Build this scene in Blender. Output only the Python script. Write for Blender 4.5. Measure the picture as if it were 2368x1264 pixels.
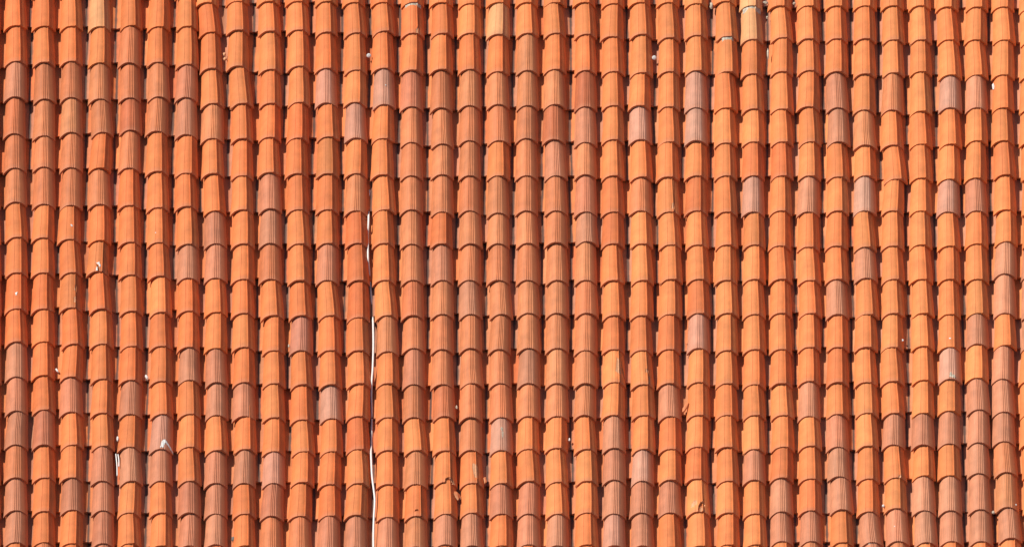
import bpy, bmesh, math, random
from mathutils import Vector, Matrix, noise

R = math.radians
scn = bpy.context.scene
for o in list(bpy.data.objects): bpy.data.objects.remove(o)

# ------------------------------------------------------------------ camera
W, H = 2368.0, 1264.0            # photograph size: pixel data below are in these units
MPP = 0.003216                   # metres per photo pixel on the roof (tile columns 0.21 m apart)
PITCH = R(25.0)                  # roof slope
LOOK = R(21.0)                   # camera looks down by this much
DIST = 120.0
C0 = Vector((0.0, 0.0, 8.0))     # centre of the roof in view
cam_d = bpy.data.cameras.new('Camera'); cam = bpy.data.objects.new('Camera', cam_d)
scn.collection.objects.link(cam); scn.camera = cam
VDIR = Vector((0, math.cos(LOOK), -math.sin(LOOK)))
cam.location = C0 - VDIR * DIST
cam.rotation_euler = (R(90) - LOOK, 0, 0)
cam_d.sensor_width = 36.0
cam_d.lens = 36.0 * DIST / (W * MPP)
cam_d.clip_start = 1.0; cam_d.clip_end = 2000.0

# ------------------------------------------------------------------ sky, sun, exposure
# sun direction in roof coordinates: from the left, a little from up the slope
SUN_UVN = Vector((-0.65, 0.48, 0.80)).normalized()
UX = Vector((1, 0, 0)); VX = Vector((0, math.cos(PITCH), math.sin(PITCH))); NX = Vector((0, -math.sin(PITCH), math.cos(PITCH)))
SUN = (UX * SUN_UVN.x + VX * SUN_UVN.y + NX * SUN_UVN.z).normalized()
world = bpy.data.worlds.new('World'); scn.world = world; world.use_nodes = True
nt = world.node_tree
for n in list(nt.nodes): nt.nodes.remove(n)
sky = nt.nodes.new('ShaderNodeTexSky'); sky.sky_type = 'NISHITA'; sky.sun_disc = False
sky.sun_elevation = math.asin(SUN.z); sky.sun_rotation = math.atan2(SUN.x, SUN.y)
bg = nt.nodes.new('ShaderNodeBackground'); bg.inputs[1].default_value = 0.07
wo = nt.nodes.new('ShaderNodeOutputWorld')
nt.links.new(sky.outputs[0], bg.inputs[0]); nt.links.new(bg.outputs[0], wo.inputs[0])
sd = bpy.data.lights.new('Sun', 'SUN'); sd.energy = 4.4; sd.angle = R(0.53); sd.color = (1.0, 0.94, 0.85)
so = bpy.data.objects.new('Sun', sd); scn.collection.objects.link(so)
so.rotation_euler = SUN.to_track_quat('Z', 'Y').to_euler(); so.location = (-20, 5, 40)
scn.view_settings.view_transform = 'Standard'; scn.view_settings.look = 'None'
scn.view_settings.gamma = 1.0; scn.view_settings.exposure = 0.24; scn.view_settings.use_curve_mapping = False
scn.render.engine = 'CYCLES'
scn.render.resolution_x = 1024; scn.render.resolution_y = 546

# ------------------------------------------------------------------ helpers
col = scn.collection
rnd = random.Random(7)
ROOF_M = Matrix.Translation(C0) @ Matrix.Rotation(PITCH, 4, 'X')     # roof coordinates (u, v, n) -> world

def px(x, y, n=0.0):
    """photo pixel -> (u, v) on the plane n metres above the roof base plane"""
    a = (x - W / 2) * MPP / DIST; b = -(y - H / 2) * MPP / DIST
    up = Vector((0, math.sin(LOOK), math.cos(LOOK)))
    d = VDIR + UX * a + up * b
    o = cam.location - C0
    t = (n - o.dot(NX)) / d.dot(NX)
    p = o + d * t
    return p.dot(UX), p.dot(VX)

def mesh_from(name, verts, faces, sharp=38, mat=None, smooth=True):
    me = bpy.data.meshes.new(name); me.from_pydata(verts, [], faces); me.update()
    bm = bmesh.new(); bm.from_mesh(me)
    bmesh.ops.recalc_face_normals(bm, faces=bm.faces)
    for f in bm.faces: f.smooth = smooth
    for e in bm.edges:
        if len(e.link_faces) != 2 or e.calc_face_angle(0) > R(sharp): e.smooth = False
    bm.to_mesh(me); bm.free()
    if mat: me.materials.append(mat)
    return me

def link(name, me, parent=None):
    o = bpy.data.objects.new(name, me); col.objects.link(o)
    if parent is not None: o.parent = parent
    return o

def tag(o, label, cat, group=None):
    o['label'] = label; o['category'] = cat
    if group: o['group'] = group
    return o

# ------------------------------------------------------------------ materials
def clay(name, attr=None, rough=0.72, ribbed=False, gap_shade=False):
    m = bpy.data.materials.new(name); m.use_nodes = True
    t = m.node_tree; N = t.nodes; L = t.links
    b = N['Principled BSDF']
    def nd(ty, **k):
        n = N.new(ty)
        for a, v in k.items(): setattr(n, a, v)
        return n
    tc = nd('ShaderNodeTexCoord'); oi = nd('ShaderNodeObjectInfo')
    if attr:
        at = nd('ShaderNodeAttribute'); at.attribute_name = attr; base = at.outputs['Color']
    else:
        base = oi.outputs['Color']
    mul = nd('ShaderNodeMath', operation='MULTIPLY'); mul.inputs[1].default_value = 37.0
    L.new(oi.outputs['Random'], mul.inputs[0])
    cmb = nd('ShaderNodeCombineXYZ'); L.new(mul.outputs[0], cmb.inputs[0]); L.new(mul.outputs[0], cmb.inputs[2])
    add = nd('ShaderNodeVectorMath', operation='ADD'); L.new(tc.outputs['Object'], add.inputs[0]); L.new(cmb.outputs[0], add.inputs[1])
    P = add.outputs[0]
    def noise_n(scale, detail, vec, rgh=0.6):
        n = nd('ShaderNodeTexNoise'); n.inputs['Scale'].default_value = scale; n.inputs['Detail'].default_value = detail
        n.inputs['Roughness'].default_value = rgh; L.new(vec, n.inputs['Vector']); return n.outputs['Fac']
    def ramp(fac, lo, hi, a=0.25, c=0.75):
        r = nd('ShaderNodeMapRange'); r.inputs['From Min'].default_value = a; r.inputs['From Max'].default_value = c
        r.inputs['To Min'].default_value = lo; r.inputs['To Max'].default_value = hi; L.new(fac, r.inputs['Value']); return r.outputs[0]
    def mulc(c, f):
        n = nd('ShaderNodeMix', data_type='RGBA', blend_type='MULTIPLY'); n.inputs['Factor'].default_value = 1.0
        L.new(c, n.inputs['A']); L.new(f, n.inputs['B']); return n.outputs['Result']
    def mixc(c, rgb, f):
        n = nd('ShaderNodeMix', data_type='RGBA', blend_type='MIX'); L.new(f, n.inputs['Factor'])
        L.new(c, n.inputs['A']); n.inputs['B'].default_value = (*rgb, 1); return n.outputs['Result']
    blot = noise_n(9.0, 3, P)                               # firing blotches
    st = nd('ShaderNodeMapping'); st.inputs['Scale'].default_value = (150, 4, 60); L.new(P, st.inputs['Vector'])
    streak = noise_n(1.0, 3, st.outputs[0])                 # drawn streaks along the length
    grain = noise_n(420.0, 4, P, 0.7)                       # sandy grain
    spot = noise_n(95.0, 2, P)
    c = mulc(base, ramp(blot, 0.84, 1.14))
    c = mulc(c, ramp(streak, 0.80 if ribbed else 0.90, 1.15 if ribbed else 1.08))
    c = mulc(c, ramp(grain, 0.80, 1.18))
    c = mixc(c, (0.16, 0.075, 0.045), ramp(spot, 0.0, 0.55, 0.70, 0.80))
    # worn paler clay along the exposed lower lip
    sep = nd('ShaderNodeSeparateXYZ'); L.new(tc.outputs['Object'], sep.inputs[0])
    if not attr:
        w = ramp(sep.outputs['Y'], 0.42, 0.0, 0.004, 0.05)
        c = mixc(c, (0.50, 0.20, 0.11), w)
    if ribbed:                                              # the flank beside the ribs fired a plainer orange
        f = ramp(sep.outputs['X'], 0.0, 0.60, 0.032, 0.046)
        c = mixc(c, (0.60, 0.190, 0.075), f)
    if gap_shade:                                               # shade of the gap painted as dark colour along the channel bottom
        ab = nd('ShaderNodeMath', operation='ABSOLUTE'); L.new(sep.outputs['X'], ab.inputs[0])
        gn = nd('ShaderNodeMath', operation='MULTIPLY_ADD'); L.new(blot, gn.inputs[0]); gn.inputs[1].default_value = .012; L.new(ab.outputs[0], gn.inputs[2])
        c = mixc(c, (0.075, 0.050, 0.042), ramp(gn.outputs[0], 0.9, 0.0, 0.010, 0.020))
    L.new(c, b.inputs['Base Color'])
    b.inputs['Roughness'].default_value = rough
    b.inputs['Specular IOR Level'].default_value = 0.35
    bp = nd('ShaderNodeBump'); bp.inputs['Strength'].default_value = 0.35; bp.inputs['Distance'].default_value = 0.004
    L.new(grain, bp.inputs['Height']); L.new(bp.outputs[0], b.inputs['Normal'])
    return m

def plain(name, rgb, rough=0.8, var=0.25, scale=60):
    m = bpy.data.materials.new(name); m.use_nodes = True
    t = m.node_tree; b = t.nodes['Principled BSDF']
    tc = t.nodes.new('ShaderNodeTexCoord'); n = t.nodes.new('ShaderNodeTexNoise'); n.inputs['Scale'].default_value = scale; n.inputs['Detail'].default_value = 4
    t.links.new(tc.outputs['Object'], n.inputs['Vector'])
    r = t.nodes.new('ShaderNodeMapRange'); r.inputs['From Min'].default_value = .3; r.inputs['From Max'].default_value = .7
    r.inputs['To Min'].default_value = 1 - var; r.inputs['To Max'].default_value = 1 + var; t.links.new(n.outputs['Fac'], r.inputs['Value'])
    mx = t.nodes.new('ShaderNodeMix'); mx.data_type = 'RGBA'; mx.blend_type = 'MULTIPLY'; mx.inputs['Factor'].default_value = 1
    mx.inputs['A'].default_value = (*rgb, 1); t.links.new(r.outputs[0], mx.inputs['B'])
    t.links.new(mx.outputs['Result'], b.inputs['Base Color'])
    bp = t.nodes.new('ShaderNodeBump'); bp.inputs['Strength'].default_value = .5; bp.inputs['Distance'].default_value = .004
    t.links.new(n.outputs['Fac'], bp.inputs['Height']); t.links.new(bp.outputs[0], b.inputs['Normal'])
    b.inputs['Roughness'].default_value = rough; b.inputs['Specular IOR Level'].default_value = .3
    return m

M_SMOOTH = clay('smooth_terracotta'); M_RIB = clay('ribbed_terracotta', ribbed=True, rough=0.66)
M_PAN = clay('channel_terracotta', gap_shade=True)
M_REST = clay('terracotta_rest', attr='clay_colour')
M_MORTAR = plain('lime_mortar', (0.50, 0.43, 0.33), var=.4)
M_WHITE = plain('white_lime', (0.74, 0.72, 0.68), var=.15, scale=120)
M_CABLE = plain('white_pvc', (0.80, 0.78, 0.74), rough=.45, var=.06)
M_STONE = plain('grey_stone', (0.16, 0.14, 0.12))
M_DECK = plain('roof_underlay', (0.10, 0.075, 0.065))
M_BREAK = plain('broken_clay', (0.66, 0.33, 0.17), var=.18, scale=140)

# clay colours by the letter used in the tile survey
CLAY = {'o': (0.70, 0.207, 0.062), 'r': (0.63, 0.165, 0.050), 'y': (0.68, 0.31, 0.130),
        'b': (0.60, 0.200, 0.078), 'B': (0.50, 0.148, 0.058), 'p': (0.55, 0.205, 0.104), 'g': (0.56, 0.250, 0.158)}

# ------------------------------------------------------------------ tile survey
# one entry per tile: (y of the lip's crest, x of the crest, kind), read off enlarged photo crops
K = 1224.0 / 620.0
def crop(x0, y0, s):
    out = []
    for tok in s.split():
        y, x, c = tok.split(',')
        out.append((x0 + float(x) / K, y0 + float(y) / K, c))
    return out
TOP = {   # crops that start at y = 0
 0: ["115,72,o 278,72,o 440,70,p 608,65,b 765,68,b 920,72,b 1080,75,o",
     "118,200,o 282,200,o 450,205,b 618,200,b 760,200,b 930,200,b 1083,195,o",
     "118,325,o 278,325,o 443,325,b 602,325,b 763,325,b 935,325,b 1090,315,o",
     "120,455,y 285,455,o 450,455,b 602,468,b 765,455,o 930,455,b 1095,455,o",
     "115,600,o 285,590,b 445,592,b 592,597,B 765,590,b 935,590,o 1103,592,o",
     "120,725,o 282,720,o 440,725,b 597,715,b 780,717,o 945,720,o 1105,722,o",
     "118,855,o 292,855,o 443,850,p 612,850,p 788,850,o 940,850,o 1112,857,o",
     "10,945,o 145,960,o 310,965,o 470,970,o 630,970,b 790,970,o 960,980,o 1110,985,p",
     "5,1085,o 135,1085,o 300,1085,o 470,1105,o 630,1105,o 800,1105,o 955,1105,o 1110,1110,o"],
 580: ["5,80,o 140,85,o 315,90,o 470,90,o 625,85,o 785,85,o 950,90,p 1108,90,p",
     "5,210,o 135,215,o 300,220,o 465,220,o 628,215,o 790,210,o 955,215,r 1110,220,o",
     "5,345,o 145,345,o 310,345,o 468,345,g 622,355,o 790,350,o 955,350,r 1108,350,o",
     "10,470,o 148,480,o 318,480,o 465,475,o 628,480,g 790,480,o 960,480,b 1108,485,r",
     "10,600,o 140,610,o 310,605,o 475,610,g 630,605,o 795,600,o 955,610,o 1108,605,o",
     "10,740,o 150,740,o 318,735,o 485,735,p 648,735,b 800,735,b 955,735,b 1112,735,b",
     "10,870,o 150,875,o 315,870,o 490,870,b 655,875,b 795,875,b 965,875,b 1110,870,r",
     "15,1000,o 150,1000,o 315,1000,o 480,1000,b 640,1000,b 800,1000,b 960,1000,b 1110,1005,b",
     "10,1130,o 155,1130,y 325,1130,o 475,1130,b 640,1135,b 800,1130,o 970,1130,b 1110,1130,b"],
 1160: ["10,115,o 150,120,o 320,120,b 480,120,b 630,115,B 800,115,b 960,115,b 1108,120,b",
     "10,245,o 150,245,o 315,245,o 475,245,b 635,240,B 800,250,p 960,250,b 1105,250,b",
     "10,375,o 155,385,o 320,385,o 485,385,B 648,385,p 795,385,b 965,385,p 1100,390,p",
     "15,510,o 165,505,o 325,510,o 480,510,o 635,510,o 800,510,o 965,510,r 1110,510,r",
     "10,630,o 155,640,o 330,640,o 480,630,o 635,635,g 805,640,o 960,635,b 1110,640,o",
     "10,760,o 170,765,o 325,765,o 485,765,o 645,765,o 805,760,o 965,765,o 1115,770,o",
     "15,890,o 160,890,o 320,890,o 490,890,g 640,890,g 800,890,o 960,890,r 1115,895,o",
     "5,1020,o 165,1030,o 325,1030,o 490,1025,o 650,1025,o 800,1025,o 965,1025,o 1115,1030,o",
     "25,1140,y 178,1145,y 335,1145,o 495,1150,o 645,1150,o 800,1150,r 965,1150,g 1115,1155,o"],
 1748: ["25,110,o 170,120,o 325,120,o 495,120,o 645,120,o 800,120,r 960,115,o 1120,110,o",
     "25,240,o 175,240,o 320,245,o 485,240,o 645,250,o 800,245,o 965,240,p 1125,240,o",
     "25,370,o 175,370,o 325,370,o 490,375,p 645,380,p 805,375,o 960,375,o 1120,370,o",
     "25,500,o 175,500,o 335,500,o 500,495,o 660,500,b 800,500,o 960,500,g 1125,500,o",
     "25,625,o 180,630,o 330,630,o 500,625,b 660,625,o 815,640,o 960,625,o 1120,625,o",
     "25,750,o 180,755,o 325,755,o 505,755,o 655,755,o 810,755,o 960,755,o 1115,755,o",
     "30,875,o 180,880,o 340,890,o 490,890,g 655,890,o 815,885,o 965,880,g 1120,885,o",
     "30,1010,o 180,1005,o 340,1010,o 490,1010,p 640,1010,o 810,1005,o 960,1010,p 1110,1010,o",
     "30,1130,o 180,1135,o 340,1130,o 490,1130,o 640,1130,o 795,1140,r 955,1140,o 1100,1145,o"]}
BOT = {   # crops that start at y = 624
 0: ["10,75,o 175,75,o 325,75,o 485,75,p 640,75,p 795,72,p 945,72,b 1095,72,p 1240,72,p",
     "10,195,o 175,195,o 325,197,o 478,197,o 635,200,o 795,200,p 945,200,o 1098,200,o 1240,200,o",
     "10,325,o 170,322,o 335,335,o 485,325,o 645,325,p 795,330,o 945,325,o 1092,330,p 1245,325,o",
     "5,445,o 175,460,o 335,465,o 495,465,o 650,465,o 800,470,o 960,465,p 1095,470,p 1245,470,p",
     "20,595,o 185,600,o 345,600,o 500,595,o 655,595,p 805,590,o 960,600,p 1105,590,o 1245,590,o",
     "25,728,o 190,735,o 345,735,o 505,735,o 655,740,o 815,735,g 960,735,p 1105,735,o 1255,735,o",
     "35,860,p 185,860,o 350,860,o 500,865,p 655,865,o 805,865,o 960,865,o 1105,865,p 1255,865,p",
     "35,985,p 190,985,o 355,985,o 510,990,p 660,990,p 820,990,o 970,985,p 1110,985,p 1250,985,p",
     "40,1110,o 195,1110,o 350,1110,o 510,1115,o 665,1115,p 815,1120,o 970,1115,p 1110,1115,o 1255,1115,o"],
 580: ["40,90,b 205,100,o 365,105,o 515,105,o 670,105,o 825,105,o 970,105,g 1120,95,p 1272,95,b",
     "45,220,o 205,230,o 365,230,g 520,235,o 680,235,o 825,240,o 965,235,o 1120,225,o 1270,225,b",
     "45,350,p 205,360,o 365,360,o 520,365,o 675,370,g 825,370,o 975,360,o 1118,360,o 1268,355,p",
     "45,490,r 215,490,r 365,490,o 515,495,o 665,490,o 815,490,r 970,490,o 1115,480,o 1262,480,p",
     "45,610,o 205,620,o 370,625,b 515,625,o 670,625,o 820,625,o 975,625,o 1125,625,o 1270,625,p",
     "45,740,b 205,740,b 355,745,b 520,745,p 670,745,b 820,755,o 975,755,b 1120,755,o 1260,755,b",
     "45,875,p 200,875,b 360,875,b 520,875,b 665,885,b 822,885,o 965,890,o 1110,890,o 1250,890,p",
     "45,1000,b 200,1005,p 355,1005,b 515,1010,b 670,1005,b 820,1005,b 970,1010,o 1105,1010,o 1255,1010,p",
     "45,1130,b 200,1145,b 360,1135,b 515,1140,b 670,1145,b 820,1145,g 970,1145,o 1110,1145,p 1255,1145,o"],
 1160: ["45,120,b 195,125,b 355,125,b 515,125,p 665,125,b 815,120,o 960,125,o 1110,125,p 1250,125,p",
     "45,255,b 195,255,b 355,255,b 515,255,b 665,255,b 810,250,o 965,255,o 1110,255,o 1255,255,p",
     "45,385,b 195,390,b 365,385,b 515,385,b 660,380,b 815,385,o 960,390,o 1105,390,o 1250,390,o",
     "45,510,o 205,515,o 360,510,r 510,515,o 660,510,o 810,515,p 955,515,p 1110,515,p 1255,515,g",
     "45,645,o 205,640,o 365,640,r 520,645,o 660,650,o 815,650,o 960,645,g 1105,640,p 1255,645,p",
     "40,775,o 200,770,o 360,765,r 515,765,o 665,770,p 815,770,r 955,770,o 1105,770,p 1262,770,o",
     "40,900,o 195,900,r 355,900,g 510,900,o 660,900,o 805,895,o 950,890,o 1100,900,o 1256,905,o",
     "45,1025,o 195,1030,o 365,1030,o 515,1030,o 660,1030,o 805,1030,o 960,1035,o 1105,1035,o 1250,1035,o",
     "40,1155,o 200,1155,o 360,1155,o 520,1155,o 660,1155,o 815,1155,o 955,1155,p 1110,1155,o 1250,1160,o"],
 1748: ["40,115,o 195,115,o 360,115,o 515,115,o 660,125,o 805,125,o 945,120,r 1100,120,p 1235,120,p",
     "45,245,o 195,250,o 350,245,o 505,245,o 665,245,p 800,250,o 950,250,o 1095,250,r 1235,255,p",
     "40,370,o 200,375,p 350,375,o 510,375,r 655,375,o 805,375,p 940,380,p 1090,395,p 1240,395,o",
     "35,505,p 200,510,o 350,505,o 510,505,o 650,510,o 800,510,o 950,515,o 1100,515,o 1240,530,p",
     "40,630,o 195,630,o 350,625,o 505,625,o 650,630,o 795,630,p 945,640,o 1085,640,o 1235,650,p",
     "40,755,o 195,765,o 345,765,o 500,765,o 650,765,o 795,765,p 935,770,o 1095,770,p 1240,780,p",
     "40,885,o 200,885,o 350,885,o 495,890,g 640,885,o 790,885,p 935,885,o 1095,890,p 1235,895,p",
     "40,1010,o 195,1015,o 335,1015,p 490,1010,o 635,1020,p 785,1020,p 925,1020,p 1090,1025,p 1235,1030,p",
     "15,1140,p 195,1140,p 340,1140,o 495,1130,p 645,1135,p 780,1135,p 920,1145,b 1080,1150,b 1220,1165,p"]}
COLS = []
for x0 in (0, 580, 1160, 1748):
    for a, b in zip(TOP[x0], BOT[x0]):
        COLS.append(crop(x0, 0, a) + crop(x0, 624, b))
# the columns cut by the left and right edge of the picture follow their neighbours
COLS.insert(0, [(x - 62, y + 6, rnd.choice('oroob')) for x, y, c in COLS[0]])
COLS.append([(x + 64, y + 4, 'p' if 630 < y < 830 else 'o') for x, y, c in COLS[-1]])
for c in COLS:                                   # one more tile above and below the picture, same spacing
    while c[0][1] > -40: c.insert(0, (c[0][0] + rnd.uniform(-2, 2), c[0][1] - 76 + rnd.uniform(-3, 3), 'o'))
    while c[-1][1] < 1320: c.append((c[-1][0] + rnd.uniform(-1, 2), c[-1][1] + 76, rnd.choice('oobp')))

# ------------------------------------------------------------------ tile meshes
T = 0.0150                      # clay thickness
LEN = 0.46                      # tile length
HALF = 0.0900; RISE = 0.080     # half width and rise at the wide lower end
LEFT_P = [(-.0870, 0), (-.0800, .0180), (-.0690, .0360), (-.0540, .0540), (-.0370, .0685)]
RIGHT_P = [(.0580, .0510), (.0725, .0330), (.0840, .0120)]
SMOOTH_P = LEFT_P + [(-.0215, .0762), (-.0195, .0745), (0, .0800), (.0170, .0785),
            (.0270, .0752), (.0293, .0810), (.0345, .0800), (.0378, .0700)]+ RIGHT_P
RIB_P = LEFT_P + [(-.0200, .0770)]
for k in range(4):
    u = -.0160 + k * .0122
    c = .0795 - .00060 * k * k
    RIB_P += [(u, c - .0026), (u + .0030, c + .0012), (u + .0090, c + .0016), (u + .0112, c - .0030)]
RIB_P += [(.0345, .0712), (.0385, .0680)] + RIGHT_P

def inner(prof):
    """the underside, a clay thickness in from the outer arc"""
    pts = [(-.0870 + T * .85, 0), (-.061, .0240), (-.043, .0460), (-.020, .0605), (.010, .0640), (.034, .0550), (.054, .0370), (.0700, .0115)]
    return pts

def cover_mesh(name, prof, mat, seed, chip=None):
    """barrel tile: lip at y = 0 (wide), head at y = LEN (narrow)"""
    r = random.Random(seed)
    ys = [0.0, 0.16, 0.33, LEN]
    ip = inner(prof)
    verts, faces = [], []
    no, ni = len(prof), len(ip)
    wob = [r.uniform(-.0022, .0022) for _ in ys]
    lipw = [r.uniform(-.0035, .0035) for _ in prof]
    for j, y in enumerate(ys):
        s = 1.0 - 0.22 * y / LEN
        sz = 1.0 - 0.13 * y / LEN
        for i, (u, h) in enumerate(prof):
            dy = lipw[i] * .55 if j == 0 else 0
            if j == 0 and chip and chip[0] <= u <= chip[1]: dy += chip[2]
            edge = r.uniform(-.0016, .0016) if i in (0, no - 1) else 0
            verts.append((u * s + wob[j] + edge, y + dy, h * sz))
    for j, y in enumerate(ys):
        s = 1.0 - 0.22 * y / LEN
        sz = 1.0 - 0.13 * y / LEN
        for i, (u, h) in enumerate(ip):
            dy = chip[2] if (j == 0 and chip and chip[0] <= u <= chip[1]) else 0
            verts.append((u * s + wob[j], y + dy, h * sz))
    O = lambda j, i: j * no + i
    I = lambda j, i: len(ys) * no + j * ni + i
    for j in range(len(ys) - 1):
        for i in range(no - 1): faces.append((O(j, i), O(j, i + 1), O(j + 1, i + 1), O(j + 1, i)))
        for i in range(ni - 1): faces.append((I(j, i), I(j + 1, i), I(j + 1, i + 1), I(j, i + 1)))
        faces.append((O(j, 0), O(j + 1, 0), I(j + 1, 0), I(j, 0)))
        faces.append((O(j, no - 1), I(j, ni - 1), I(j + 1, ni - 1), O(j + 1, no - 1)))
    for j in (0, len(ys) - 1):                       # end faces: stitch outer and inner arcs by u
        a = b = 0
        while a < no - 1 or b < ni - 1:
            if b == ni - 1 or (a < no - 1 and prof[a + 1][0] <= ip[b + 1][0]):
                faces.append((O(j, a), O(j, a + 1), I(j, b))); a += 1
            else:
                faces.append((O(j, a), I(j, b + 1), I(j, b))); b += 1
    return mesh_from(name, verts, faces, sharp=40, mat=mat)

SM = [cover_mesh('smooth_cover_tile', SMOOTH_P, M_SMOOTH, s, ch) for s, ch in
      ((1, None), (2, None), (3, None), (4, (.070, .10, .012)), (5, (-.10, -.075, .009)), (6, (.05, .07, .006)))]
RM = [cover_mesh('ribbed_cover_tile', RIB_P, M_RIB, s, ch) for s, ch in
      ((11, None), (12, None), (13, None), (14, (.075, .10, .010)), (15, (-.10, -.08, .008)))]

PAN_HALF = 0.083
def pan_mesh(name, mat, seed):
    """channel tile, hollow side up: wide head at y = LEN, narrow foot at y = 0"""
    r = random.Random(seed); verts, faces = [], []
    us = [-1, -.72, -.42, -.14, .14, .42, .72, 1]; n = len(us)
    ys = [0, LEN / 2, LEN]
    for side in (0, 1):
        for j, y in enumerate(ys):
            s = .84 + .16 * y / LEN
            for u in us:
                h = .052 * u * u + .010 * u ** 4
                verts.append((u * PAN_HALF * s * (1 if side == 0 else 1.06), y + (r.uniform(-.003, .003) if j == 0 and side == 0 else 0), h * s - (0 if side == 0 else .015)))
    V = lambda s, j, i: s * n * len(ys) + j * n + i
    for j in range(len(ys) - 1):
        for i in range(n - 1):
            faces.append((V(0, j, i), V(0, j, i + 1), V(0, j + 1, i + 1), V(0, j + 1, i)))
            faces.append((V(1, j, i), V(1, j + 1, i), V(1, j + 1, i + 1), V(1, j, i + 1)))
        for i in (0, n - 1): faces.append((V(0, j, i), V(0, j + 1, i), V(1, j + 1, i), V(1, j, i)))
    for j in (0, len(ys) - 1):
        for i in range(n - 1): faces.append((V(0, j, i), V(0, j, i + 1), V(1, j, i + 1), V(1, j, i)))
    return mesh_from(name, verts, faces, sharp=45, mat=mat)
PM = [pan_mesh('pan_tile', M_PAN, s) for s in (21, 22, 23)]

# ------------------------------------------------------------------ the roof
house = bpy.data.objects.new('house', None); col.objects.link(house)
house.location = (0, 0, 0)
tag(house, 'house seen by its sloping roof of orange and brown clay barrel tiles in straight columns', 'house')
# boards under the tiles carry them all
u0, v0 = px(-160, H + 160); u1, v1 = px(W + 160, -160)
bm = bmesh.new(); bmesh.ops.create_cube(bm, size=1)
for v in bm.verts: v.co = Vector(((u0 + u1) / 2 + v.co.x * (u1 - u0), (v0 + v1) / 2 + v.co.y * (v1 - v0), -.10 + v.co.z * .06))
me = bpy.data.meshes.new('roof'); bm.to_mesh(me); bm.free(); me.materials.append(M_DECK)
roof = link('roof', me, house); roof.matrix_local = ROOF_M

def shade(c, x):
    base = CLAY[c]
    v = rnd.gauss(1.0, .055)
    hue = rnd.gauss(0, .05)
    d = .13 * (2 * x / W - 1)                         # tiles get paler and less red towards the right
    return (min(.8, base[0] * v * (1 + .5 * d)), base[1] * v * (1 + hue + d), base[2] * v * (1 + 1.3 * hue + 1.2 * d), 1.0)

def area(x, y):                                       # rough visible share of a tile in the frame
    w = max(0, min(W, x + 30) - max(0, x - 30)); h = max(0, min(H, y + 12) - max(0, y - 68))
    return w * h

covers = []
for ci, c in enumerate(COLS):
    for ri, (x, y, k) in enumerate(c):
        if ri == 0: continue
        xp, yp, kp = c[ri - 1]
        lift = abs(rnd.gauss(0, .0036)) + .0026
        base_n = .004 + lift
        u, v = px(x, y, base_n + RISE)
        up_, vp_ = px(xp, yp, base_n + RISE)
        e = max(.22, vp_ - v)                         # exposed length
        ux = u + (up_ - u) * .62 + rnd.gauss(0, .0030)    # axis at the course line above
        yaw = -math.atan2(ux - u, e)
        tilt = -math.atan2(lift + .002, LEN)
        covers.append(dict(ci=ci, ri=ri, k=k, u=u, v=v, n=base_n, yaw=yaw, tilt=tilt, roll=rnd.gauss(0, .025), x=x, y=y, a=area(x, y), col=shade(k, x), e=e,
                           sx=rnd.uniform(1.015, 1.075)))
smooth = sorted([c for c in covers if c['k'] in 'ory'], key=lambda c: -c['a'])
ribbed = sorted([c for c in covers if c['k'] in 'bBpg'], key=lambda c: -c['a'])
print('tiles', len(smooth), len(ribbed))

def tile_matrix(c):
    return Matrix.Translation((c['u'], c['v'], c['n'])) @ Matrix.Rotation(c['yaw'], 4, 'Z') @ Matrix.Rotation(c['tilt'], 4, 'X') @ Matrix.Rotation(c['roll'], 4, 'Y') @ Matrix.Diagonal((c['sx'], 1, 1, 1))

def add_rest(acc, me, M, colr):
    o = len(acc['v'])
    acc['v'] += [tuple(M @ v.co) for v in me.vertices]
    acc['f'] += [tuple(o + i for i in p.vertices) for p in me.polygons]
    acc['c'] += [colr] * len(me.vertices)

def build_rest(name, acc):
    if not acc['v']: return
    me = mesh_from(name, acc['v'], acc['f'], sharp=42, mat=M_REST)
    ca = me.color_attributes.new('clay_colour', 'FLOAT_COLOR', 'POINT')
    ca.data.foreach_set('color', [q for c in acc['c'] for q in c])
    o = link(name, me, roof); o['kind'] = 'stuff'
    return o

TILE = {}
rest = dict(v=[], f=[], c=[])
for lst, meshes, nm in ((smooth, SM, 'smooth_cover_tile'), (ribbed, RM, 'ribbed_cover_tile')):
    for i, c in enumerate(lst):
        me = rnd.choices(meshes, weights=[4, 4, 4, 1, 1, 1][:len(meshes)])[0]
        if i < 300 and c['a'] > 0:
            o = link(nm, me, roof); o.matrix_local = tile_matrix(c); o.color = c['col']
            TILE[(c['ci'], c['ri'])] = o; c['obj'] = o
        else:
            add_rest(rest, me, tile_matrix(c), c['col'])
build_rest('cover_tiles', rest)

# channel tiles in the gaps between the columns
pans = []
for ci in range(len(COLS) - 1):
    A = [c for c in covers if c['ci'] == ci]; B = [c for c in covers if c['ci'] == ci + 1]
    for a in A:
        b = min(B, key=lambda q: abs(q['v'] - a['v']))
        uu = (a['u'] + b['u']) / 2 + rnd.gauss(0, .004)
        pans.append(dict(u=uu, v=min(a['v'], b['v']) + .075 + rnd.gauss(0, .012), gap=(b['u'] - a['u']) * (1 if a['a'] > 0 and b['a'] > 0 else .5), k=rnd.choices('orbp', weights=[5, 1, 3, 3])[0], x=a['x']))
pans.sort(key=lambda p: -p['gap'])
rest = dict(v=[], f=[], c=[])
for i, p in enumerate(pans):
    M = Matrix.Translation((p['u'], p['v'], -.004 + rnd.gauss(0, .003))) @ Matrix.Rotation(rnd.gauss(0, .012), 4, 'Z') @ Matrix.Rotation(-.078, 4, 'X')
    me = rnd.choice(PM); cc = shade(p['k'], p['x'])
    if i < 300:
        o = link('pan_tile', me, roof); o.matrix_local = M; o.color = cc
    else:
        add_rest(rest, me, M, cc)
build_rest('pan_tiles', rest)


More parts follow.
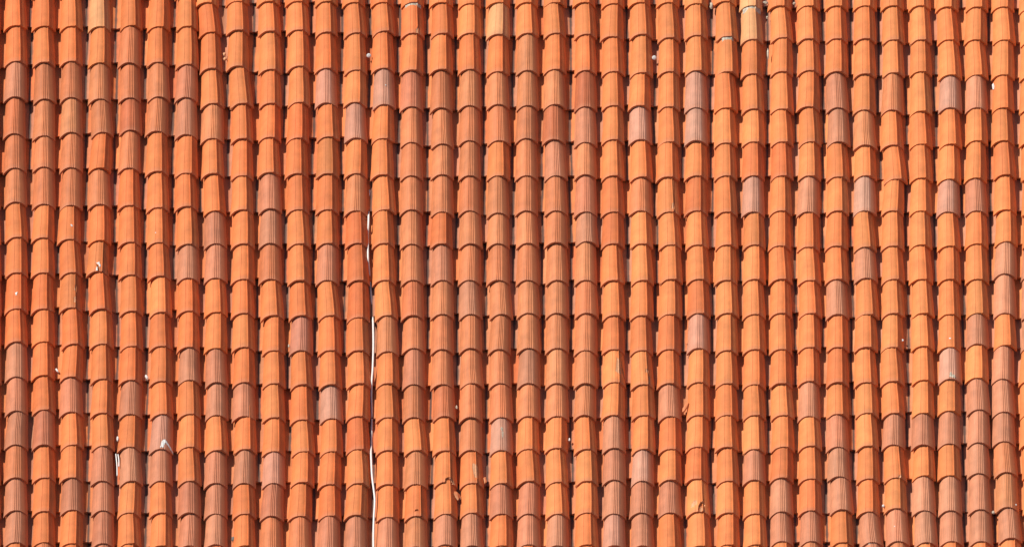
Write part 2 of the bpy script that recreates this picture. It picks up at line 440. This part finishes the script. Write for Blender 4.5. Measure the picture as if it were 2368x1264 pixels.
# ------------------------------------------------------------------ damaged tiles
def interp(prof, u):
    for (a, ha), (b, hb) in zip(prof, prof[1:]):
        if a <= u <= b: return ha + (hb - ha) * (u - a) / (b - a)
    return 0.0

def in_poly(p, poly):
    x, y = p; r = False
    for (x1, y1), (x2, y2) in zip(poly, poly[1:] + poly[:1]):
        if (y1 > y) != (y2 > y) and x < (x2 - x1) * (y - y1) / (y2 - y1) + x1: r = not r
    return r

def tile_point(prof, u, y, off=0.0):
    s = 1.0 - .22 * y / LEN; z = 1.0 - .13 * y / LEN
    return Vector((u * s, y, interp(prof, u) * z + off))

def broken_mesh(name, prof, mat, holes=(), spalls=(), depth=.0035, seed=0):
    """a tile on a fine grid, with pieces broken right through (holes) or flaked off (spalls); outlines in (u, y)"""
    us = sorted(set([-.0870 + .171 * i / 60 for i in range(61)] + [p[0] for p in prof[1:-1]]))
    ys = [0.30 * i / 100 for i in range(101)] + [.38, LEN]
    n = len(us)
    bm = bmesh.new()
    V = [[bm.verts.new(tile_point(prof, u, y)) for u in us] for y in ys]
    ctr = {}
    for j in range(len(ys) - 1):
        for i in range(n - 1):
            c = ((us[i] + us[i + 1]) / 2, (ys[j] + ys[j + 1]) / 2)
            w = (c[0] + .004 * noise.noise(Vector((c[0] * 130, c[1] * 130, seed))), c[1] + .004 * noise.noise(Vector((c[0] * 130, c[1] * 130, seed + 9))))
            if any(in_poly(w, h) for h in holes): continue
            f = bm.faces.new((V[j][i], V[j][i + 1], V[j + 1][i + 1], V[j + 1][i]))
            if any(in_poly(w, h) for h in spalls): ctr[f] = True; f.material_index = 1
    drop = {v for f in ctr for v in f.verts if all(g in ctr for g in v.link_faces)}
    for v in [v for v in bm.verts if not v.link_faces]: bm.verts.remove(v)
    bm.normal_update()
    if bm.faces[:] and sum(f.normal.z for f in bm.faces) < 0: bmesh.ops.reverse_faces(bm, faces=bm.faces[:])
    keep = {v: (v.co.copy(), v.normal.copy()) for v in bm.verts}
    faces = bm.faces[:]
    # underside and rims
    under = {v: bm.verts.new(co - nn * T) for v, (co, nn) in keep.items()}
    rim = [e for e in bm.edges if len(e.link_faces) == 1]
    for f in faces: bm.faces.new([under[v] for v in reversed(f.verts)])
    for e in rim:
        a, b = e.verts
        q = bm.faces.new((a, b, under[b], under[a]))
        if 0.001 < (a.co.y + b.co.y) / 2 < .44 and abs(a.co.x) < .072: q.material_index = 1
    for v in drop: v.co -= keep[v][1] * (depth + .0012 * noise.noise(v.co * 90))
    bmesh.ops.recalc_face_normals(bm, faces=bm.faces[:])
    for f in bm.faces: f.smooth = True
    for e in bm.edges:
        if len(e.link_faces) != 2 or e.calc_face_angle(0) > R(38): e.smooth = False
    me = bpy.data.meshes.new(name); bm.to_mesh(me); bm.free()
    me.materials.append(mat); me.materials.append(M_BREAK)
    return me

def find(ci, y):
    return min([c for c in covers if c['ci'] == ci], key=lambda c: abs(c['y'] - y))

def prof_of(c): return SMOOTH_P if c['k'] in 'ory' else RIB_P

def break_tile(ci, y, label, holes=(), spalls=(), depth=.0035):
    c = find(ci, y)
    if 'obj' not in c: return c
    ribbed = c['k'] in 'bBpg'
    c['obj'].data = broken_mesh(c['obj'].data.name, prof_of(c), M_RIB if ribbed else M_SMOOTH, holes, spalls, depth, ci)
    c['obj']['label'] = label
    return c

break_tile(22, 882, 'orange tile with a wedge flaked off its crest and a cracked right edge',
           holes=[[(.050, .250), (.053, .245), (.086, .055), (.080, .050), (.062, .13)]],
           spalls=[[(.016, .262), (.030, .250), (.044, .190), (.050, .110), (.036, .085), (.002, .118), (.012, .150)]], depth=.002)
break_tile(16, 1113, 'orange tile with its lower right corner broken away',
           holes=[[(-.006, -.01), (-.004, .030), (.010, .047), (.028, .052), (.034, .035), (.060, -.01)], [(.036, .060), (.042, .058), (.066, .012), (.058, .010)]],
           spalls=[[(.028, .06), (.040, .052), (.066, .0), (.05, -.01)]])
break_tile(17, 1115, 'orange tile with a square flake missing beside its rib',
           spalls=[[(.004, .200), (.004, .150), (.012, .095), (.018, .060), (.038, .050), (.045, .100), (.048, .170), (.036, .188), (.020, .205)]], depth=.0022)
break_tile(25, 1181, 'orange tile with a hole through its lower edge beside the rib',
           holes=[[(-.001, .010), (.002, .055), (.018, .098), (.034, .104), (.052, .085), (.048, .066), (.030, .060), (.014, .040), (.006, -.01), (.0, -.01)]],
           spalls=[[(-.054, .060), (-.045, .105), (-.020, .125), (-.006, .112), (-.008, .080), (-.030, .060)], [(.010, .0), (.014, .038), (.028, .052), (.030, .02), (.022, -.01)]], depth=.003)
break_tile(4, 627, 'orange tile with a black crack and white lime at its lower edge',
           holes=[[(-.016, .086), (-.006, .075), (.006, .045), (.014, -.01), (.002, -.01), (-.004, .045)], [(.055, .21), (.058, .20), (.078, .02), (.074, .018)]])
break_tile(15, 1191, 'orange tile with a small dark hole above its lip',
           holes=[[(-.016, .044), (-.010, .064), (.006, .070), (.018, .060), (.022, .046), (.004, .050)]])
break_tile(33, 165, 'orange tile with a jagged broken lip',
           holes=[[(-.012, -.01), (-.012, .012), (.006, .020), (.022, .024), (.036, .018), (.046, -.01)]],
           spalls=[[(-.03, .0), (-.028, .018), (.0, .03), (.03, .034), (.05, .01), (.05, -.01), (-.03, -.01)]], depth=.003)
break_tile(33, 256, 'orange tile with a long flake gone from its lower right flank', spalls=[[(.020, .020), (.030, .11), (.042, .135), (.048, .07), (.036, .015), (.024, -.01)]])
break_tile(23, 887, 'orange tile with a chipped rib', spalls=[[(.020, .13), (.026, .165), (.040, .160), (.040, .12)], [(.040, .02), (.044, .11), (.052, .10), (.05, .01)]])
break_tile(24, 488, 'orange tile with a shallow flake above its lip', spalls=[[(.018, .03), (.024, .09), (.036, .10), (.038, .03)]], depth=.003)
break_tile(15, 76, 'orange tile with a notch broken in its rib', spalls=[[(.018, .01), (.022, .045), (.036, .07), (.048, .055), (.044, .0), (.03, -.01)]])
break_tile(1, 58, 'orange tile with a notched rib and chipped lip', spalls=[[(.018, .01), (.022, .040), (.036, .06), (.046, .05), (.044, .0), (.03, -.01)]])
break_tile(3, 710, 'orange tile with flakes gone along its rib', spalls=[[(.020, .06), (.024, .12), (.036, .11), (.034, .05)], [(.026, .18), (.030, .24), (.044, .23), (.040, .17)]])
break_tile(32, 1103, 'orange tile with a chip standing at its lip', spalls=[[(.012, -.01), (.016, .02), (.034, .028), (.040, -.01)]])

# ------------------------------------------------------------------ lime and mortar on the tiles (parts of the roof)
def patch(name, c, poly, mat, label, thick=.003, seed=1):
    prof = prof_of(c); us = [-.0868 + .1705 * i / 70 for i in range(71)]; ys = [-.004 + .26 * i / 80 for i in range(81)]
    bm = bmesh.new(); vs = {}
    def V(i, j):
        if (i, j) not in vs: vs[(i, j)] = bm.verts.new(tile_point(prof, us[i], ys[j], thick * (.7 + .5 * noise.noise(Vector((us[i] * 90, ys[j] * 90, seed))))))
        return vs[(i, j)]
    for i in range(70):
        for j in range(80):
            p = ((us[i] + us[i + 1]) / 2, (ys[j] + ys[j + 1]) / 2)
            w = (p[0] + .006 * noise.noise(Vector((p[0] * 110, p[1] * 110, seed))), p[1] + .006 * noise.noise(Vector((p[0] * 110, p[1] * 110, seed + 5))))
            if in_poly(w, poly): bm.faces.new((V(i, j), V(i + 1, j), V(i + 1, j + 1), V(i, j + 1)))
    top = bm.faces[:]; rim = [e for e in bm.edges if len(e.link_faces) == 1]
    lo = {v: bm.verts.new(v.co - Vector((0, 0, thick + .006))) for v in list(bm.verts)}
    for e in rim:
        a, b = e.verts; bm.faces.new((a, b, lo[b], lo[a]))
    bmesh.ops.recalc_face_normals(bm, faces=bm.faces[:])
    for f in bm.faces: f.smooth = True
    for v in [v for v in bm.verts if not v.link_faces]: bm.verts.remove(v)
    me = bpy.data.meshes.new(name); bm.to_mesh(me); bm.free(); me.materials.append(mat)
    o = link(name, me, roof); o.matrix_local = tile_matrix(c); o['label'] = label
    return o

c = find(6, 1037)
patch('lime_smear', c, [(-.006, .012), (.002, .07), (.014, .098), (.030, .100), (.048, .075), (.086, .030), (.088, .008), (.080, .010), (.048, .052), (.030, .070), (.022, .045), (.018, .014), (.006, .018)], M_WHITE, 'white lime smeared over the crest of a purplish tile', seed=3)
c = find(4, 627)
patch('lime_smear', c, [(-.022, .10), (-.006, .088), (.012, .098), (.016, .075), (.026, .050), (.016, .046), (.006, .060), (-.004, .080)], M_WHITE, 'white lime beside a black crack', seed=4)
patch('lime_smear', c, [(-.012, .010), (-.010, .044), (-.003, .040), (.002, .004)], M_WHITE, 'white lime beside a black crack', seed=5)
c = find(3, 548)
patch('lime_smear', c, [(.006, .150), (.018, .156), (.024, .140), (.022, .128), (.014, .142)], M_WHITE, 'white splash on a smooth orange tile', seed=6)
c = find(18, 1039)
patch('lime_smear', c, [(-.006, .235), (.012, .240), (.014, .150), (.006, .120), (.002, .19)], M_MORTAR, 'pale streak on a greyish ribbed tile', seed=7, thick=.0016)
c = find(34, 875)
patch('lime_smear', c, [(-.012, .02), (-.004, .065), (.008, .07), (.010, .04), (.026, .05), (.034, .012)], M_MORTAR, 'pale crust at the lip of a pinkish ribbed tile', seed=8, thick=.0016)
c = find(1, 713)
patch('lime_smear', c, [(-.010, .165), (.004, .172), (.004, .140), (-.004, .138)], M_WHITE, 'white splash on a smooth orange tile', seed=9)

def fillet(ci, y, a, b, label, y0=-.028, y1=.012, seed=1):
    """mortar squeezed out under a lip"""
    c = find(ci, y); prof = prof_of(c); bm = bmesh.new(); rows = []
    us = [a + (b - a) * i / 18 for i in range(19)]
    for k in range(5):
        t = k / 4.0; yy = y0 + (y1 - y0) * t; row = []
        for u in us:
            w = noise.noise(Vector((u * 70, t * 2, seed)))
            row.append(bm.verts.new((u, yy + .012 * w, interp(prof, u) - .016 + .008 * math.sin(t * math.pi * .6) + .004 * w)))
        rows.append(row)
    for r0, r1 in zip(rows, rows[1:]):
        for i in range(18): bm.faces.new((r0[i], r0[i + 1], r1[i + 1], r1[i]))
    rim = [e for e in bm.edges if len(e.link_faces) == 1]
    lo = {v: bm.verts.new(v.co - Vector((0, 0, .02))) for v in list(bm.verts)}
    for e in rim:
        p, q = e.verts; bm.faces.new((p, q, lo[q], lo[p]))
    bmesh.ops.recalc_face_normals(bm, faces=bm.faces[:])
    me = bpy.data.meshes.new('mortar_fillet'); bm.to_mesh(me); bm.free(); me.materials.append(M_MORTAR)
    o = link('mortar_fillet', me, roof); o.matrix_local = tile_matrix(c); o['label'] = label
fillet(15, 5, -.055, .060, 'pale mortar squeezed out under a tile lip')
fillet(26, 84, -.038, .045, 'pale mortar squeezed out under a tile lip', seed=3)
fillet(27, 13, -.062, .070, 'pale mortar squeezed out under a tile lip', y0=-.045, y1=.03, seed=4)
fillet(31, 1252, -.022, .030, 'pale mortar squeezed out under a tile lip', y0=-.014, seed=5)

# ------------------------------------------------------------------ loose things on the roof
def world_of(x, y, n): 
    u, v = px(x, y, n)
    return ROOF_M @ Matrix.Translation((u, v, n))

def lump(name, x, y, n, size, mat, label, cat, group=None, seed=0, rot=0.0, rgh=.35):
    bm = bmesh.new(); bmesh.ops.create_icosphere(bm, subdivisions=2, radius=1)
    for v in bm.verts:
        k = 1 + rgh * noise.noise(v.co * 1.7 + Vector((seed * 3.1, seed, 0)))
        v.co = Vector((v.co.x * size[0] * k, v.co.y * size[1] * k, v.co.z * size[2] * k))
    for f in bm.faces: f.smooth = False
    me = bpy.data.meshes.new(name); bm.to_mesh(me); bm.free(); me.materials.append(mat)
    o = link(name, me); o.matrix_world = world_of(x, y, n) @ Matrix.Rotation(rot, 4, 'Z')
    return tag(o, label, cat, group)

def cap(x, y, n, label):
    bm = bmesh.new(); rings = []
    for r, z in ((.0165, -.012), (.0170, .002), (.0150, .006), (.008, .0085)):
        rings.append([bm.verts.new((r * math.cos(a * math.pi / 10), r * math.sin(a * math.pi / 10), z)) for a in range(20)])
    for p, q in zip(rings, rings[1:]):
        for i in range(20): bm.faces.new((p[i], p[(i + 1) % 20], q[(i + 1) % 20], q[i]))
    bm.faces.new(rings[-1]); bm.faces.new(rings[0][::-1])
    bmesh.ops.recalc_face_normals(bm, faces=bm.faces[:])
    me = bpy.data.meshes.new('round_cap'); bm.to_mesh(me); bm.free(); me.materials.append(M_WHITE)
    o = link('round_cap', me); o.matrix_world = world_of(x, y, n) @ Matrix.Rotation(R(35), 4, 'X')
    tag(o, label, 'cap', 'round white caps')
cap(853, 129, .034, 'small round white cap just above a greyish purple ribbed tile'); cap(1513, 134, .034, 'small round white cap among smooth orange tiles, away from purple ones')

def shard(x, y, n, pts, rot, label, curve=.25, mat=None):
    """a curved piece of broken tile, outline in metres"""
    bm = bmesh.new()
    k = len(pts)
    top = [bm.verts.new((p[0], p[1], -curve * p[0] * p[0] * 30)) for p in pts]
    bot = [bm.verts.new((p[0] * .94, p[1] * .94, -curve * p[0] * p[0] * 30 - T)) for p in pts]
    cx = sum(p[0] for p in pts) / k; cy = sum(p[1] for p in pts) / k
    ct = bm.verts.new((cx, cy, .003)); cb = bm.verts.new((cx, cy, -T))
    for i in range(k):
        j = (i + 1) % k
        bm.faces.new((top[i], top[j], ct)); bm.faces.new((bot[j], bot[i], cb)); f = bm.faces.new((top[j], top[i], bot[i], bot[j])); f.material_index = 1
    bmesh.ops.recalc_face_normals(bm, faces=bm.faces[:])
    me = bpy.data.meshes.new('tile_shard'); bm.to_mesh(me); bm.free(); me.materials.append(mat or M_SMOOTH); me.materials.append(M_BREAK)
    o = link('tile_shard', me); o.color = (*CLAY['o'], 1)
    o.matrix_world = world_of(x, y, n) @ Matrix.Rotation(rot[2], 4, 'Z') @ Matrix.Rotation(rot[1], 4, 'Y') @ Matrix.Rotation(rot[0], 4, 'X')
    tag(o, label, 'tile shard')
shard(1056, 1142, .045, [(-.036, .040), (.006, .034), (.034, .018), (.030, -.014), (.012, -.052), (-.010, -.010)], (R(-10), R(25), R(0)), 'loose pointed shard lying below the tile with a broken corner')
shard(1584, 940, .040, [(-.014, -.050), (-.018, -.010), (.004, .040), (.020, .046), (.014, .0), (.0, -.040)], (0, R(-20), R(-10)), 'thin orange shard leaning against the left edge of an orange tile')
shard(1590, 790, .020, [(-.010, -.02), (-.010, .012), (.008, .016), (.010, -.014)], (0, R(-20), 0), 'small clay chip beside the tile with pale grey ribs')
shard(1123, 1108, .030, [(-.008, -.03), (-.010, .022), (.004, .030), (.008, -.020)], (0, R(20), R(8)), 'narrow clay sliver beside the tile with a square flake missing')

lump('clay_crumb', 519, 126, .030, (.012, .019, .012), M_BREAK, 'larger, upslope one of two pinkish clay crumbs in the gap', 'crumb', 'paired clay crumbs', 1)
lump('clay_crumb', 520.5, 137, .030, (.013, .015, .012), M_BREAK, 'smaller, downslope one of two pinkish clay crumbs in the gap', 'crumb', 'paired clay crumbs', 2)
lump('lime_chip', 272, 1014, .030, (.008, .026, .008), M_WHITE, 'upright white lime chip just above the pale strips in the gap', 'lime chip', None, 3)
lump('lime_chip', 339, 871, .025, (.011, .022, .009), M_WHITE, 'white lime chip in the gap above a purplish ribbed tile', 'lime chip', None, 4, R(20))
lump('lime_chip', 668, 799, .025, (.006, .016, .007), M_MORTAR, 'tiny grey chip left of a greyish ribbed tile', 'lime chip', None, 5)
lump('lime_chip', 132, 856, .020, (.008, .022, .008), M_WHITE, 'small white chip in the gap left of a ribbed tile', 'lime chip', None, 6, R(25))
lump('lime_chip', 2297, 200, .030, (.010, .036, .006), M_WHITE, 'flat white sliver left of an orange tile near the verge', 'lime chip', None, 7)
lump('lime_chip', 2043, 1169, .030, (.011, .013, .010), M_WHITE, 'white chip at the lower left corner of a bright orange tile', 'lime chip', None, 8)
lump('lime_chip', 2297, 1184, .025, (.012, .014, .010), M_MORTAR, 'grey chip between the last two ribbed columns', 'lime chip', None, 9)
lump('lime_chip', 1317, 1016, .025, (.007, .016, .007), M_WHITE, 'pale chip left of an orange tile with a cracked edge', 'lime chip', None, 10)
lump('lime_chip', 1056, 941, .020, (.008, .018, .008), M_MORTAR, 'grey chip in the gap between two ribbed columns', 'lime chip', None, 11)
lump('mortar_lump', 1645, 14, .035, (.013, .034, .015), M_MORTAR, 'grey mortar lump left of a lip in the top course', 'mortar', None, 12)
lump('mortar_lump', 1770, 7, .030, (.022, .012, .012), M_MORTAR, 'flat grey mortar lump beside the mortared lip', 'mortar', None, 13, R(-15))
lump('mortar_lump', 1774, 41, .030, (.008, .013, .010), M_MORTAR, 'small mortar lump below the mortared lip', 'mortar', None, 14)
lump('mortar_lump', 1776, 124, .030, (.008, .052, .010), M_MORTAR, 'long strip of crumbly mortar along the left edge of an orange tile', 'mortar', None, 15)
lump('mortar_lump', 1837, 9, .030, (.012, .013, .011), M_MORTAR, 'mortar crumb between two lips of the top course', 'mortar', None, 16)
lump('pebble', 540, 1246, .010, (.016, .026, .016), M_STONE, 'dark grey pebble in the gap left of an orange tile', 'pebble', None, 17)

def on_tile(ci, ylip, x, y):
    c = find(ci, ylip); h = interp(prof_of(c), max(-.085, min(.085, (x - c['x']) * MPP))) * .94 + c['n']
    return h
for i, (ci, yl, x, y, r) in enumerate(((34, 801, 2197, 782, .008), (6, 560, 360, 538, .005), (32, 1250, 2069, 1216, .005), (14, 240, 892, 197, .005), (36, 1172, 2349, 1166, .007), (32, 797, 2087, 786, .010))):
    lab = ('round white spot on an orange tile above a pinkish crusted tile', 'tiny white spot in the middle of a smooth orange tile', 'tiny white spot on a ribbed tile of the lowest full course',
           'tiny white spot on the rib of a purplish tile', 'white spot at the lip of a tile in the verge column', 'greyish white spot on the right flank of an orange tile')[i]
    lump('lime_spot', x, y, on_tile(ci, yl, x, y), (r, r * 1.15, .003), M_WHITE, lab, 'lime spot', None, 30 + i)

def tube(name, pts, rad, mat, label, cat, group=None):
    """pts: (x, y, n) along the roof"""
    P = []
    for x, y, n in pts:
        u, v = px(x, y, n); P.append(Vector((u, v, n)))
    Q = []
    for i in range(len(P) - 1):                       # smooth the run
        p0, p1, p2, p3 = P[max(0, i - 1)], P[i], P[i + 1], P[min(len(P) - 1, i + 2)]
        for k in range(5):
            t = k / 5
            Q.append(.5 * ((2 * p1) + (p2 - p0) * t + (2 * p0 - 5 * p1 + 4 * p2 - p3) * t * t + (3 * p1 - p0 - 3 * p2 + p3) * t ** 3))
    Q.append(P[-1]); bm = bmesh.new(); rings = []
    for i, q in enumerate(Q):
        d = (Q[min(i + 1, len(Q) - 1)] - Q[max(i - 1, 0)]).normalized(); a = d.cross(Vector((0, 0, 1))).normalized(); b = a.cross(d)
        rings.append([bm.verts.new(q + (a * math.cos(t * math.pi / 4) + b * math.sin(t * math.pi / 4)) * rad) for t in range(8)])
    for r0, r1 in zip(rings, rings[1:]):
        for i in range(8): bm.faces.new((r0[i], r0[(i + 1) % 8], r1[(i + 1) % 8], r1[i]))
    bm.faces.new(rings[0]); bm.faces.new(rings[-1])
    bmesh.ops.recalc_face_normals(bm, faces=bm.faces[:])
    for f in bm.faces: f.smooth = True
    me = bpy.data.meshes.new(name); bm.to_mesh(me); bm.free(); me.materials.append(mat)
    o = link(name, me); o.matrix_world = ROOF_M
    return tag(o, label, cat, group)
tube('cable', [(855, 440, -.02), (853, 490, -.01), (852.5, 500, .026), (852, 522, .028), (851, 545, -.004), (851, 568, .022), (851, 584, .034), (851.5, 600, .026), (853, 615, .0), (855, 640, -.014), (859, 690, -.016), (862, 735, -.006), (863, 752, .030), (863.5, 800, .036), (862, 850, .032),
               (859.5, 885, .020), (859, 920, -.008), (860, 960, -.014), (859, 1020, -.010), (858, 1042, .020), (858.5, 1060, .036), (860.5, 1100, .042), (866, 1145, .046), (866.5, 1165, .046), (864.5, 1200, .044), (863.5, 1240, .042), (864, 1300, .040)],
     .0075, M_CABLE, 'long thin white cable running down the gap between two tile columns', 'cable')
for k, (x0, y0, x1, y1, n) in enumerate(((268, 1049, 271, 1100, .020), (273, 1050, 275, 1078, .032))):
    tube('plastic_strip', [(x0, y0, n), ((x0 + x1) / 2 + 1, (y0 + y1) / 2, n + .004), (x1, y1, n)], .0045, M_CABLE, ('longer whitish strip caught deep in the gap between two dark ribbed tiles', 'shorter whitish strip caught in the gap between two dark ribbed tiles')[k], 'plastic strip', 'whitish strips in the gap')
